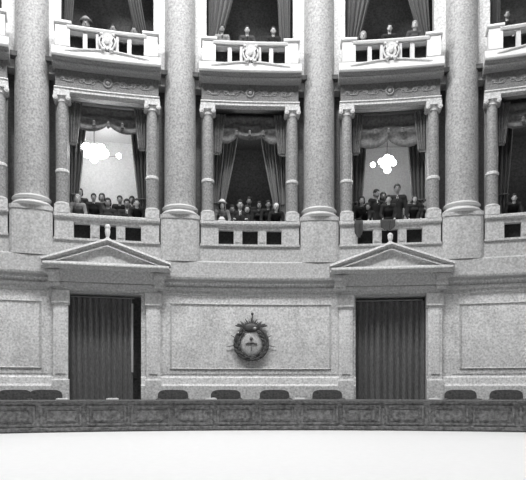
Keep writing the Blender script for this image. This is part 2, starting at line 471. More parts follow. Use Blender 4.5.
# ------------------------------------------------------------------ pedimented doorways
def b_pediment():
    t = Thing('pediment', bend(0, -.2, 3.5))
    mb = MB(); mb.prism([(.0, 3.92), (-.42, 3.92), (-.48, 3.96), (-.60, 3.99), (-.60, 4.02), (-.50, 4.09), (.0, 4.09)], -1.58, 1.58)
    t.part('horizontal_cornice', mb, M['trim'])
    mb = MB(); mb.plate([(-1.32, 4.09), (1.32, 4.09), (0, 4.56)], -.40, 0)
    t.part('tympanum', mb, M['trim'])
    sl = (4.72 - 4.16) / 1.62
    for q in (-1, 1):
        mb = MB()
        def band(off0, off1, dt, db, mb=mb, q=q):
            # raking strip between two offsets below the top line, its face leaning forward at the foot
            n = 6; A = []
            for i in range(n + 1):
                x = 1.62 * i / n; zt = 4.72 - sl * x
                A.append([mb.bm.verts.new(mb.P(q * x, dd, zt - oo)) for dd, oo in ((0, off0), (dt, off0), (db, off1), (0, off1))])
            for i in range(n):
                for j in range(4):
                    mb.bm.faces.new((A[i][j], A[i][(j + 1) % 4], A[i + 1][(j + 1) % 4], A[i + 1][j]))
            mb.bm.faces.new(A[0]); mb.bm.faces.new(A[-1][::-1])
        band(0, .07, -.50, -.58); band(.07, .12, -.49, -.49); band(.12, .21, -.46, -.54); band(.21, .25, -.43, -.43)
        t.part('raking_cornice', mb, M['trim'])
    mb = MB(); mb.box(-1.20, 1.20, -.34, 0, 3.62, 3.92); t.part('lintel_block', mb, M['trim'])
    mb = MB(); mb.prism([(0, 3.42), (-.15, 3.42), (-.17, 3.44), (-.17, 3.48), (-.22, 3.51), (-.24, 3.60), (-.20, 3.63), (0, 3.63)], -1.3, 1.3); t.part('lintel_moulding', mb, M['trim'])
    for q in (-1, 1):
        mb = MB(); c = q * 1.33
        mb.box(c - .13, c + .13, -.36, 0, 3.60, 3.92)
        p = bend(c, -.34, 3.82); mb.tube([p + Vector((-.15, 0, 0)), p + Vector((.15, 0, 0))], .10, n=16)
        p = bend(c, -.26, 3.56); mb.tube([p + Vector((-.15, 0, 0)), p + Vector((.15, 0, 0))], .07, n=16)
        t.part('scroll_bracket', mb, M['trim'], smooth=True)
    return t
def b_pilaster():
    t = Thing('pilaster', bend(0, 0, 0))
    mb = MB(); mb.box(-.21, .21, -.17, 0, 0, 1.15, ch=.02); t.part('base', mb, M['wall'])
    mb = MB(); mb.box(-.18, .18, -.12, 0, 1.15, 3.05); mb.box(-.11, .11, -.145, -.12, 1.3, 2.9); t.part('shaft', mb, M['wall'])
    mb = MB(); mb.prism([(0, 3.05), (-.14, 3.05), (-.17, 3.10), (-.15, 3.14), (-.19, 3.36), (-.19, 3.42), (0, 3.42)], -.22, .22); t.part('capital', mb, M['trim'])
    return t
def b_finial(h, lit):
    def f():
        t = Thing('finial', bend(0, -.25, 4.66))
        mb = MB(); mb.lathe(0, -.25, [(.09, 4.66), (.09, 4.75), (.05, 4.78), (.04, 4.80)], 16); t.part('base', mb, M['trim'])
        mb = MB()
        mb.lathe(0, -.25, [(.04, 4.80), (.06, 4.80 + h * .25), (.07, 4.80 + h * .5), (.06, 4.80 + h * .7), (.045, 4.80 + h * .78)], 20)
        mb.ball((0, -.25, 4.80 + h * .88), .075, .075, .075)
        t.part('urn', mb, M['white'], smooth=True)
        return t
    return f
for k, w in ((-1, 'left'), (1, 'right')):
    place('ped', b_pediment, BAYS[k], 'triangular stone pediment above the %s curtained doorway' % w, 'pediment', 'doorway pediments')
    for q, sd in ((-1, 'left'), (1, 'right')):
        place('pil', b_pilaster, BAYS[k], 'pale stone pilaster on the %s side of the %s doorway' % (sd, w), 'pilaster', 'doorway pilasters', move=bend(q * 1.16, 0, 0))
place('fin1', b_finial(.30, 1), BAYS[-1], 'tall white urn finial on the left pediment peak', 'finial')
place('fin2', b_finial(.16, 0), BAYS[1], 'short white urn finial on the right pediment peak', 'finial')

# door shells (dark leaf behind) and curtains
for n, (c, h, zt) in DOORS.items():
    mb = MB(); mb.box(c - h + .001, c + h - .001, .5, .59, 0.0, zt)
    for i in range(2):
        for j in range(3):
            s = c - h + .12 + i * h; mb.box(s, s + h - .24, .47, .5, .2 + j * 1.0, 1.0 + j * 1.0)
    o = struct('door_%d' % n, mb, M['dark'])

def drape(mb, edgeL, edgeR, z1, z0, d, amp, folds, nv=14, nu_per=8, ph=0.0):
    """wavy cloth between two edge curves; edgeL/edgeR(v) give s at v=0 top .. 1 bottom"""
    nu = int(folds * nu_per) + 1
    def f(i, j):
        u = i / (nu - 1); v = j / (nv - 1)
        s = edgeL(v) * (1 - u) + edgeR(v) * u
        wdt = abs(edgeR(v) - edgeL(v)); ref = abs(edgeR(0) - edgeL(0))
        a = amp * (1 + .5 * (1 - min(1, wdt / ref)))
        w = sin(2 * pi * folds * u + ph + .5 * sin(3 * v + u * 5)) + .35 * sin(2 * pi * folds * .43 * u + 2 * v + ph)
        return mb.P(s, d + a * w, z1 + (z0 - z1) * v)
    mb.grid(f, nu, nv)

def door_curtain(key, s0, s1, zt, slit):
    def f():
        t = Thing('door_curtain', bend((s0 + s1) / 2, .28, 0))
        mb = MB(); drape(mb, lambda v: s0, lambda v: s1 + (.03 * v), zt - .1, .02, .28, .055, 11, nv=18)
        p = t.part('cloth', mb, M['door'], smooth=True, solid=.012)
        if slit:
            mb = MB(); mb.box(s1 - .01, s1 + .04, .20, .23, 1.35, zt - .22); t.part('light_slit', mb, M['slitlight'], p)['label'] = 'pale strip painting the slit of light beside the curtain'  # pale strip added for the bright slit beside the cloth
        mb = MB(); c = (s0 + s1) / 2; mb.stube([(c - .92 + (.02 if not slit else .12), .28, zt - .07), (c + .86, .28, zt - .07)], .02); t.part('curtain_rod', mb, M['metal'], smooth=True)
        return t
    return f
c1, h1, z1 = DOORS[1]; c1l = c1 - BS[-1]
c2, h2, z2 = DOORS[2]; c2l = c2 - BS[1]
place('dc1', door_curtain('a', c1l - .9, c1l + .68, z1, True), BAYS[-1], 'dark pleated velvet curtain of the left doorway, open a crack at its right edge', 'curtain')
place('dc2', door_curtain('b', c2l - .91, c2l + .91, z2, False), BAYS[1], 'dark pleated velvet curtain filling the whole right doorway', 'curtain')

# ------------------------------------------------------------------ box curtains and valances
def tied(sa, sb, sc, se, z1, zt, z0, d, folds, m, sd):
    """side drape: top from sa to sb, gathered at the tie (sc..se) at height zt, falling to z0"""
    def f():
        t = Thing('box_drape', bend((sc + se) / 2, d, z0))
        ft = (z1 - zt) / (z1 - z0)
        def e(a, b):
            def g(v):
                if v < ft:
                    x = v / ft; return a + (b - a) * (x ** 1.25)
                x = (v - ft) / (1 - ft); return b + (a - b) * .18 * sin(x * pi / 2)
            return g
        mb = MB(); drape(mb, e(sa, sc), e(sb, se), z1, z0, d, .05, folds, nv=22)
        t.part('cloth', mb, m, smooth=True, solid=.01)
        mb = MB(); c = (sc + se) / 2; w = abs(se - sc) / 2 + .03
        mb.stube([(c + w * cos(a), d + .09 * sin(a), zt + .02 * cos(a)) for a in [2 * pi * i / 14 for i in range(14)]], .022, closed=True, n=6)
        t.part('tie_back', mb, M['valance'], smooth=True)
        return t
    return f

def b_valance(m, droop, peak, base=.42):
    def f():
        t = Thing('valance', bend(0, .35, 7.7))
        def swag(x0, x1, ztop, dep, ph):
            mb = MB(); nu, nv = 18, 16
            def g(i, j):
                u = i / (nu - 1); v = j / (nv - 1)
                sag = dep * (4 * u * (1 - u)) ** .8
                z = ztop - (base + sag) * v
                return mb.P(x0 + (x1 - x0) * u, .35 - .05 * sin(v * pi * 5 + ph) * (4 * u * (1 - u)) - .03 * v, z)
            mb.grid(g, nu, nv)
            t.part('swag', mb, m, smooth=True, solid=.01)
        if peak:
            swag(-.98, -.30, 8.40, droop, 0); swag(.30, .98, 8.40, droop, 0)
            swag(-.42, .42, 8.40, droop * .55, .8)
        else:
            swag(-.98, 0.02, 8.40, droop, 0); swag(-.02, .98, 8.40, droop, 0)
        for q in (-1, 1):
            mb = MB(); drape(mb, lambda v, q=q: q * .98, lambda v, q=q: q * (.66 + .12 * v), 8.42, 7.36, .30, .03, 4, nv=10)
            t.part('side_tail', mb, m, smooth=True, solid=.01)
            mb = MB()
            for i in range(9): 
                x = q * (.80 + .17 * i / 8); mb.stube([(x, .30, 7.37), (x, .30, 7.31)], .010, n=5)
            t.part('fringe', mb, M['fascia'])
        mb = MB(); mb.stube([(-.97, .42, 8.38), (.97, .42, 8.38)], .025); t.part('pelmet_rod', mb, M['metal'])
        for q in (-1, 0, 1):
            mb = MB(); mb.lathe(q * .36 if q else 0, .22, [(.02, 7.80), (.05, 7.84), (.03, 7.90), (.045, 7.94), (.02, 7.98)], 10)
            t.part('tassel', mb, M['valance'], smooth=True)
        return t
    return f
WB = {-2: 'at the far left', -1: 'with brightest lamp', 0: 'in the middle', 1: 'with round lamp', 2: 'at the far right'}
for k, th in BAYS.items():
    w = WB[k]
    place('val%d' % (k if k in (0, 1) else 9), b_valance(M['valance'], .26, k == 0, {0: .50, 1: .66}.get(k, .42)), th, 'brocade swag valance across the top of the lower box %s' % w, 'valance', 'lower box valances')
    m = M['drape_mid'] if k == 0 else M['drape_dark']
    if k == 0:
        L = [(-.62, -.28, -.80, -.66, 'inner striped'), (-1.0, -.66, -1.0, -.84, 'outer')]
    elif k == -1:
        L = [(-1.0, -.55, -1.0, -.76, 'dark')]
    else:
        L = [(-1.0, -.52, -1.0, -.66, 'dark')]
    for n, (a, b, c, e, nm) in enumerate(L):
        for q, sd in ((-1, 'left'), (1, 'right')):
            if (k, q) in ((-2, -1), (2, 1)): continue
            aa, bb, cc, ee = [x if q < 0 else -x for x in (a, b, c, e)]
            place('dr%d%d%d' % (abs(k) if k != 1 else 5, n, q), tied(aa, bb, cc, ee, 8.40, 6.15, 4.82, .80 + .12 * n, 4, m, sd), th,
                  '%s velvet drape tied back at the %s of the lower box %s' % (nm, sd, w), 'drape', 'lower box drapes')
# upper box drapes, falling diagonally to the side from above the frame
UP = {-1: ((-1.1, -.75, -1.12, -.95, .12), (.2, .62, .78, 1.05, 1)), 0: ((-1.1, -.15, -1.12, -.86, 1), (.72, 1.12, .84, 1.10, 1)),
      1: ((-1.1, -.2, -1.12, -.86, 1), (.2, 1.0, .92, 1.12, 1)), 2: ((-1.1, -.85, -1.1, -.9, 1), None), -2: (None, (.7, 1.1, .9, 1.1, 1))}
for k, prs in UP.items():
    for q, p in zip((-1, 1), prs):
        if not p: continue
        sd = 'left' if q < 0 else 'right'
        place('ud%d%d' % (k, q), tied(p[0], p[1], p[2], p[3], 13.2, 10.25, 9.34, .45, 5, M['drape_up'] if not (k == -1 and q < 0) else M['drape_dark'], sd), BAYS[k],
              'long drape gathered at the %s of the upper box %s' % (sd, WHERE[k]), 'drape', 'upper box drapes')

# ------------------------------------------------------------------ chandeliers in two lower boxes
def b_chandelier(r, nn, extra, dz, s, gr=.085):
    def f():
        d = .95
        t = Thing('chandelier', bend(s, d, ZC))
        mb = MB(); mb.stube([(s, d, ZC), (s, d, dz)], .015); mb.lathe(s, d, [(.07, ZC - .03), (.03, ZC - .08)], 12); t.part('rod', mb, M['metal'])
        mb = MB(); c = bend(s, d, dz)
        for i in range(nn):
            a = 2 * pi * i / nn
            mb.tube([c, c + Vector((r * .5 * cos(a), r * .5 * sin(a), -.05)), c + Vector((r * cos(a), r * sin(a), 0))], .010, n=6)
        t.part('arm', mb, M['metal'])
        for i in range(nn):
            a = 2 * pi * i / nn
            mb = MB(); mb.ball(c + Vector((r * cos(a), r * sin(a), .05 + .05 * (i % 2))), gr, n=14, raw=True); t.part('globe', mb, M['globe'], smooth=True)
        mb = MB(); mb.ball(c + Vector((0, 0, .16)), .12, n=16, raw=True); t.part('globe', mb, M['globe'], smooth=True)
        mb = MB(); mb.ball(c + Vector((0, 0, -.14)), .10, n=16, raw=True); t.part('globe', mb, M['globe'], smooth=True)
        if extra:
            e = c + Vector(extra); mb = MB(); mb.ball(e, .07, n=14, raw=True); g = t.part('globe', mb, M['globe'], smooth=True)
            mb = MB(); mb.tube([c, (c + e) / 2 + Vector((0, 0, -.05)), e], .01); t.part('arm', mb, M['metal'])
        return t
    return f
place('ch1', b_chandelier(.27, 8, (.66, 0, .02), 7.36, -.38, .125), BAYS[-1], 'large blazing globe chandelier hanging in the box over the left pediment', 'chandelier')
place('ch2', b_chandelier(.17, 6, (-.40, 0, .02), 7.26, .02), BAYS[1], 'compact round lamp cluster glowing in the box over the right pediment', 'chandelier')
def point(th, s, d, z, e, r):
    l = bpy.data.lights.new('box_light', 'POINT'); l.energy = e; l.shadow_soft_size = r
    o = bpy.data.objects.new('box_light', l); COL.objects.link(o); o.matrix_world = frame(th) @ Matrix.Translation(bend(s, d, z))
point(BAYS[-1], -.3, 1.35, 7.45, 42, .15)
point(BAYS[1], .02, 1.35, 7.3, 32, .12)
for k in BAYS:  # unseen fill lamps added to lift the dark boxes
    if k not in (-1, 1): point(BAYS[k], 0, 1.4, 7.6, 16, .1)
    point(BAYS[k], 0, 1.6, 12.6, 16, .1)

# ------------------------------------------------------------------ wreath emblem
t = Thing('wreath_emblem', bend(0, -.03, 1.55))
zc = 2.18
mb = MB()
for q in (-1, 1):
    for i in range(26):
        a = -pi / 2 + q * (.05 + i * .098)
        cx, cz = .40 * cos(a), zc + .47 * sin(a)
        for r_, sz in ((-.05, .8), (.06, 1.0), (.0, .9)):
            ang = a + q * (pi / 2) + (r_ * 8) * q * -1
            rot = Matrix.Rotation(-ang, 4, 'Y') @ Matrix.Rotation(random.uniform(-.5, .5), 4, 'X')
            mb.ball((cx + r_ * cos(a), -.10 - random.random() * .04, cz + r_ * sin(a)), .085 * sz, .018, .032, rot, n=8)
    mb.stube([(.40 * cos(-pi / 2 + q * j * .26), -.07, zc + .47 * sin(-pi / 2 + q * j * .26)) for j in range(10)], .03, n=8)
t.part('laurel_wreath', mb, M['bronze'], smooth=True)
mb = MB(); mb.ball((0, -.05, zc), .33, .07, .40, n=28); sh = t.part('shield', mb, M['shield'], smooth=True)
mb = MB(); mb.stube([(-.16, -.12, zc - .02), (0, -.13, zc + .02), (.16, -.12, zc - .02)], .03); mb.stube([(0, -.13, zc - .25), (0, -.13, zc + .12)], .014)
mb.ball((0, -.13, zc + .15), .05, .03, .06)
t.part('clasped_hands', mb, M['frieze'], sh, smooth=True)
mb = MB()
mb.ball((0, -.08, zc + .50), .24, .07, .15, n=16)
for i in range(15):
    a = pi * (i + .5) / 15; r2 = .42 if i % 2 else .33
    mb.stube([(.12 * cos(a), -.08, zc + .48 + .08 * sin(a)), (r2 * cos(a), -.09, zc + .46 + r2 * .85 * sin(a))], .04, r_end=.008, n=6)
for q in (-1, 1):
    for i in range(5):
        rot = Matrix.Rotation(q * (.6 + .2 * i), 4, 'Y')
        mb.ball((q * (.16 + .05 * i), -.1, zc + .55 + .03 * (i % 2)), .035, .03, .10, rot, n=8)
t.part('sunburst_crest', mb, M['bronze'], smooth=True)
mb = MB(); mb.stube([(.03, -.08, zc + .55), (.03, -.08, zc + .93)], .014); mb.ball((.03, -.08, zc + .94), .04); t.part('spike', mb, M['bronze'])
for q in (-1, 1):
    mb = MB(); mb.stube([(q * .45, -.07, zc - .06), (q * .72, -.07, zc - .12)], .022, r_end=.006); t.part('spear_tip', mb, M['bronze'])
    mb = MB(); mb.stube([(q * .42, -.07, zc + .16), (q * .58, -.07, zc + .26)], .02, r_end=.006); t.part('spear_tip', mb, M['bronze'])
mb = MB(); mb.ball((.10, -.16, zc + .47), .045); mb.ball((-.38, -.14, zc + .33), .035); t.part('bright_boss', mb, M['rail'], smooth=True)['label'] = 'pale shiny bosses'
t.o.matrix_world = frame(BAYS[0]) @ Matrix.Translation(t.base + Vector((.03, 0, .05))) @ Matrix.Diagonal((.95, 1, .84, 1))
t.o['label'] = 'dark bronze laurel wreath emblem with pale oval shield on the middle wall panel'; t.o['category'] = 'emblem'

# ------------------------------------------------------------------ seats and desk rim
def b_armchair():
    t = Thing('armchair', Vector((0, 0, 0)))
    mb = MB(True)
    # rounded-top back: outline extruded, leaning back
    pts = []
    W, H0, H1 = .36, .40, .88
    for i in range(17):
        a = pi * i / 16; pts.append((-W * (abs(cos(a)) ** .45) * (1 if cos(a) >= 0 else -1), H1 - .16 + .16 * sin(a) ** .7))
    pts = [(-W, H0)] + pts[::1] + [(W, H0)] if pts[0][0] < 0 else [(W, H0)] + pts + [(-W, H0)]
    mb.plate([(s, z) for s, z in pts], .22, .34)
    bmesh.ops.bevel(mb.bm, geom=[e for e in mb.bm.edges if e.calc_length() > .0], offset=.012, segments=2, affect='EDGES', clamp_overlap=True)
    t.part('backrest', mb, M['leather'], smooth=True)
    mb = MB(True); mb.box(-.30, .30, -.32, .24, .34, .48, ch=.04)
    t.part('seat', mb, M['leather'], smooth=False)
    for q in (-1, 1):
        a, b = sorted((q * .29, q * .40)); mb = MB(True); mb.box(a, b, -.32, .26, .30, .62, ch=.04)
        c = q * .345; mb.tube([(c, -.34, .62), (c, .26, .62)], .06, n=14); t.part('armrest', mb, M['leather'], smooth=True)
        for y in (-.28, .28):
            mb = MB(True); mb.lathe(q * .32, y, [(.02, 0), (.03, .05), (.025, .12), (.035, .32)], 10); t.part('leg', mb, M['wood'], smooth=True)
    for q in (-1, 0, 1):
        for zz in (.58, .70):
            mb = MB(True); mb.ball((q * .17, .215, zz), .012, raw=True, n=8); t.part('button', mb, M['bronze'], t.o.children[0])
    return t
def spx(px, d):
    """arc position whose bearing from the camera is that of a column of seats px"""
    a, b = -.9, .9
    for _ in range(50):
        m = (a + b) / 2
        if F_PX * (OX + (R + d) * sin(m)) / (OY + (R + d) * cos(m)) + 263 < px: a = m
        else: b = m
    return a
seat_words = ['farthest left in the row', 'second from the left edge', 'just left of the left doorway', 'next to the right jamb of the left doorway', 'second to the right of the left doorway',
              'third to the right of the left doorway, left of the wreath', 'fourth to the right of the left doorway, below the wreath', 'fifth to the right of the left doorway', 'next to the left jamb of the right doorway',
              'just right of the right doorway', 'second to the right of the right doorway', 'nearest the right edge']
arcs = [spx(p, -1.9) for p in (-30, 14, 45, 173, 226, 275, 328, 462, 508)]
words = [seat_words[0], seat_words[1], seat_words[2], seat_words[3], seat_words[4], 'below and just right of the wreath', 'next to the left jamb of the right doorway', 'just right of the right doorway', 'nearest the right edge of the picture']
for th, w in zip(arcs, words):
    if 'armchair' not in PROTO: PROTO['armchair'] = b_armchair(); o = PROTO['armchair'].o
    else: o = copy_tree(PROTO['armchair'].o)
    o.matrix_world = Matrix.Translation((OX, OY, 0)) @ Matrix.Rotation(-th, 4, 'Z') @ Matrix.Translation((0, R - 1.9, 0))
    o['label'] = 'dark leather armchair with rounded back %s' % w; o['category'] = 'armchair'; o['group'] = 'armchairs along the foot of the wall'
# curved desk in front of the seats
t = Thing('curved_desk', bend(-1, -2.9, 0))
D0, D1 = -9.6, 7.6
mb = MB(); mb.prism([(-2.86, 0), (-2.78, 0), (-2.78, .60), (-2.86, .60)], D0, D1); t.part('front_panel', mb, M['wood'])
mb = MB(); mb.prism([(-2.94, .60), (-2.35, .62), (-2.35, .66), (-2.94, .64)], D0, D1); t.part('desktop', mb, M['leather'])
mb = MB(); mb.prism([(-2.90, 0), (-2.86, 0), (-2.86, .09), (-2.90, .07)], D0, D1); t.part('plinth_rail', mb, M['wood'])
i = 0; s = D0 + .1
while s < D1 - .9:
    mb = MB(); w = .95
    for (a, b, c, d_) in ((s, s + w, .50, .54), (s, s + w, .12, .16)): mb.box(a, b, -2.89, -2.86, c, d_)
    for a in (s, s + w - .05): mb.box(a, a + .05, -2.89, -2.86, .16, .50)
    mb.box(s + .15, s + w - .15, -2.88, -2.86, .22, .44, ch=.01)
    t.part('raised_panel', mb, M['wood']); s += 1.07
for s in [D0 + .05 + 2.13 * j for j in range(9)]:
    mb = MB(); mb.box(s, s + .06, -2.78, -2.4, 0, .60); t.part('support', mb, M['wood'])
t.o.matrix_world = frame(0) @ Matrix.Translation(t.base)
t.o['label'] = 'long curved dark wooden desk front running along the foot of the wall'; t.o['category'] = 'desk'
rp = random.Random(4)
DESKX = [(112, 'in front of the left doorway'), (62, 'below the left doorway jamb'), (211, 'between the armchairs left of the wreath'), (300, 'to the right below the wreath'), (436, 'at the right doorway jamb')]
def b_paper():
    t = Thing('paper_stack', Vector((0, 0, 0)))
    mb = MB(True); mb.box(-.13, .13, -.1, .1, .0, .035, ch=.004); t.part('sheets', mb, M['paper'])
    mb = MB(True); mb.box(-.10, .11, -.08, .11, .035, .045); t.part('top_sheet', mb, M['paper'])
    return t
for px, w in DESKX:
    th = spx(px, -2.9)
    if 'paper' not in PROTO: PROTO['paper'] = b_paper(); o = PROTO['paper'].o
    else: o = copy_tree(PROTO['paper'].o)
    o.matrix_world = Matrix.Translation((OX, OY, 0)) @ Matrix.Rotation(-th, 4, 'Z') @ Matrix.Translation((0, R - 2.65, .652))
    o['label'] = 'small white paper stack on the curved desk %s' % w; o['category'] = 'papers'; o['group'] = 'papers on the curved desk'

# ------------------------------------------------------------------ people
def remeshed(mb, name, voxel, m):
    bmesh.ops.recalc_face_normals(mb.bm, faces=mb.bm.faces)
    me = bpy.data.meshes.new(name); mb.bm.to_mesh(me); mb.bm.free()
    o = bpy.data.objects.new(name + '_tmp', me); COL.objects.link(o)
    md = o.modifiers.new('r', 'REMESH'); md.mode = 'VOXEL'; md.voxel_size = voxel; md.use_smooth_shade = True
    sm = o.modifiers.new('s', 'SMOOTH'); sm.iterations = 3; sm.factor = .4
    dg = bpy.context.evaluated_depsgraph_get(); dg.update()
    me2 = bpy.data.meshes.new_from_object(o.evaluated_get(dg)); me2.name = name
    bpy.data.objects.remove(o); bpy.data.meshes.remove(me)
    me2.materials.clear(); me2.materials.append(m)
    for p in me2.polygons: p.use_smooth = True
    return me2

def pose_joints(kind):
    """joint positions, x lateral, -y forward (towards the chamber), z up"""
    J = {}
    if kind == 'seated': hip = Vector((0, .0, .50)); lean = rad(8)
    elif kind == 'bow': hip = Vector((0, .25, .88)); lean = rad(55)
    elif kind == 'lean': hip = Vector((0, .10, .90)); lean = rad(33)
    else: hip = Vector((0, 0, .92)); lean = rad(4)
    up = Vector((0, -sin(lean), cos(lean)))
    fw = Vector((0, -cos(lean), -sin(lean)))
    J['hip'] = hip; J['waist'] = hip + up * .16; J['chest'] = hip + up * .36; J['neck'] = hip + up * .56
    nk = J['neck']
    J['head'] = nk + Vector((0, -.03, .155)) if kind not in ('lean', 'bow') else nk + Vector((0, -.07, .13))
    for q, n in ((-1, 'L'), (1, 'R')):
        J['sh' + n] = hip + up * .48 + Vector((q * .185, 0, 0))
        if kind == 'seated':
            J['el' + n] = J['sh' + n] + Vector((q * .05, -.10, -.27)); J['wr' + n] = J['el' + n] + Vector((-q * .06, -.24, .02))
            J['hipj' + n] = hip + Vector((q * .10, 0, 0)); J['kn' + n] = hip + Vector((q * .13, -.43, .02)); J['an' + n] = Vector((q * .12, -.42, .09)); J['to' + n] = J['an' + n] + Vector((0, -.17, -.05))
        else:
            if kind == 'bow':
                J['el' + n] = J['sh' + n] + Vector((q * .06, -.02, -.25)); J['wr' + n] = J['el' + n] + Vector((-q * .05, -.14, -.14))
            elif kind == 'lean':
                J['el' + n] = J['sh' + n] + Vector((q * .06, .0, -.29)); J['wr' + n] = J['el' + n] + Vector((-q * .06, -.17, -.17))
            else:
                J['el' + n] = J['sh' + n] + Vector((q * .06, .01, -.29)); J['wr' + n] = J['el' + n] + Vector((-q * .03, -.10, -.22))
            J['hipj' + n] = hip + Vector((q * .10, 0, -.02)); J['kn' + n] = Vector((q * .10, hip.y * .5 - .03, .50)); J['an' + n] = Vector((q * .10, hip.y * .3 + .02, .09)); J['to' + n] = J['an' + n] + Vector((0, -.17, -.05))
    return J

def make_person(kind, woman):
    J = pose_joints(kind)
    root = bpy.data.objects.new('person', None)
    h = J['head']
    b = MB(True)
    b.capsule(J['hip'], J['waist'], .145, .125, 16, .8); b.capsule(J['waist'], J['chest'], .125, .15, 16, .75)
    b.capsule(J['shL'], J['shR'], .07, .07, 12); b.capsule(J['chest'], J['neck'] - Vector((0, 0, .04)), .15, .07, 14, .75)
    b.capsule(J['neck'] - Vector((0, 0, .05)), h - Vector((0, -.02, .04)), .055, .05)
    b.ball(h, .077, .095, .115, raw=True, n=24)                       # skull
    b.ball(h + Vector((0, -.03, -.065)), .056, .06, .055, raw=True, n=16)   # jaw
    b.capsule(h + Vector((0, -.088, .012)), h + Vector((0, -.112, -.028)), .010, .016, 8)   # nose
    b.capsule(h + Vector((-.04, -.083, .026)), h + Vector((.04, -.083, .026)), .012, .012, 8)    # brow
    b.capsule(h + Vector((-.02, -.09, -.062)), h + Vector((.02, -.09, -.062)), .009, .009, 8)    # lips
    for q, n in ((-1, 'L'), (1, 'R')):
        b.ball(h + Vector((q * .079, .01, -.008)), .012, .024, .034, raw=True, n=10)     # ear
        b.capsule(J['sh' + n], J['el' + n], .052, .042); b.capsule(J['el' + n], J['wr' + n], .042, .027)
        w = J['wr' + n]; dr = (w - J['el' + n]).normalized(); sd = Vector((0, 0, 1)).cross(dr).normalized(); dn = Vector((0, 0, -1))
        pc = w + dr * .045
        b.capsule(w, w + dr * .07, .026, .034, 10, .6)
        for i, ln in enumerate((.062, .072, .067, .052)):
            base = w + dr * .085 + sd * ((i - 1.5) * .020)
            mid = base + dr * ln * .55 + dn * .006; tip = mid + dr * ln * .35 + dn * .026
            b.capsule(base - dr * .02, mid, .0095, .009, 8); b.capsule(mid, tip, .009, .008, 8)
        tb = w + dr * .025 - sd * q * .028
        b.capsule(tb, tb + dr * .045 - sd * q * .02 + dn * .01, .012, .010, 8)
        b.capsule(J['hipj' + n], J['kn' + n], .085, .056, 14); b.capsule(J['kn' + n], J['an' + n], .056, .036, 12); b.capsule(J['an' + n] + Vector((0, .04, -.03)), J['to' + n], .035, .03, 10, .8)
    me = remeshed(b, 'body', .011, M['skin'])
    body = bpy.data.objects.new('body', me); COL.objects.link(root); COL.objects.link(body); body.parent = root
    def child(name, mesh, parent=body):
        o = bpy.data.objects.new(name, mesh); COL.objects.link(o); o.parent = parent; return o
    # jacket / blouse
    b = MB(True)
    b.capsule(J['hip'] - Vector((0, 0, .06)), J['waist'], .17, .145, 16, .85); b.capsule(J['waist'], J['chest'], .145, .17, 16, .8)
    b.capsule(J['shL'], J['shR'], .085, .085, 14); b.capsule(J['chest'], J['neck'] - Vector((0, 0, .07)), .17, .085, 14, .8)
    for n in 'LR':
        b.capsule(J['sh' + n], J['el' + n], .068, .058); b.capsule(J['el' + n], J['wr' + n].lerp(J['el' + n], .12), .058, .042)
    if woman:
        b.capsule(J['chest'] + Vector((-.07, -.1, -.02)), J['chest'] + Vector((.07, -.1, -.02)), .065, .065)
    child('jacket', remeshed(b, 'jacket', .016, M['cloth']))
    b = MB(True)
    for n in 'LR':
        b.capsule(J['hipj' + n], J['kn' + n], .102, .075, 14)
        b.capsule(J['kn' + n], J['an' + n] + Vector((0, 0, .02)), .075, .055, 12)
    if woman: b.capsule((J['hipjL'] + J['hipjR']) / 2, (J['knL'] + J['knR']) / 2, .15, .15, 16)
    child('skirt' if woman else 'trousers', remeshed(b, 'trousers', .018, M['cloth2']))
    for n in 'LR':
        b = MB(True); b.capsule(J['an' + n] + Vector((0, .045, -.035)), J['to' + n] + Vector((0, -.01, 0)), .045, .040, 12, .85)
        child('shoe', link_tmp(b, 'shoe', M['hair']))
    # hair: cap over the back and top of the skull, face left free
    b = MB(True)
    b.ball(h + Vector((0, .010, .040)), .091, .103, .100, raw=True, n=20)
    if woman:
        b.ball(h + Vector((0, .055, -.03)), .088, .07, .10, raw=True, n=16)
        for q in (-1, 1): b.ball(h + Vector((q * .07, .015, -.03)), .03, .05, .07, raw=True, n=12)
    else:
        b.ball(h + Vector((0, .04, -.02)), .075, .06, .07, raw=True, n=14)
    child('hair', remeshed(b, 'hair', .010, M['hair']))
    for q in (-1, 1):
        b = MB(True); b.ball(h + Vector((q * .030, -.086, .008)), .011, .007, .006, raw=True, n=8); child('eye', link_tmp(b, 'eye', M['eye']))
    b = MB(True); b.ball(h + Vector((0, -.0985, -.062)), .020, .006, .005, raw=True, n=8); child('mouth', link_tmp(b, 'mouth', M['lips']))
    if not woman:
        nk = J['neck']; ch = J['chest']; b = MB(True)
        fwd = Vector((0, -.13, 0))
        b.capsule(nk + Vector((0, -.055, -.05)), ch + Vector((0, -.125, .02)), .035, .015, 10, .5)
        sh = child('shirt_front', link_tmp(b, 'shirt_front', M['cloth4']))
        b = MB(True); b.capsule(nk + Vector((0, -.078, -.055)), ch + Vector((0, -.142, .02)), .010, .016, 8, .5)
        child('necktie', link_tmp(b, 'necktie', M['hair']), sh)
    return root, h.z + .135
def link_tmp(b, name, m):
    bmesh.ops.recalc_face_normals(b.bm, faces=b.bm.faces)
    me = bpy.data.meshes.new(name); b.bm.to_mesh(me); b.bm.free(); me.materials.append(m)
    for p in me.polygons: p.use_smooth = True
    return me
def b_hat():
    b = MB(True); b.lathe(0, 0, [(.16, .0), (.155, .012), (.095, .02), (.09, .09), (.06, .115), (.01, .10)], 24)
    return link_tmp(b, 'hat', M['cloth2'])
POSES = {}
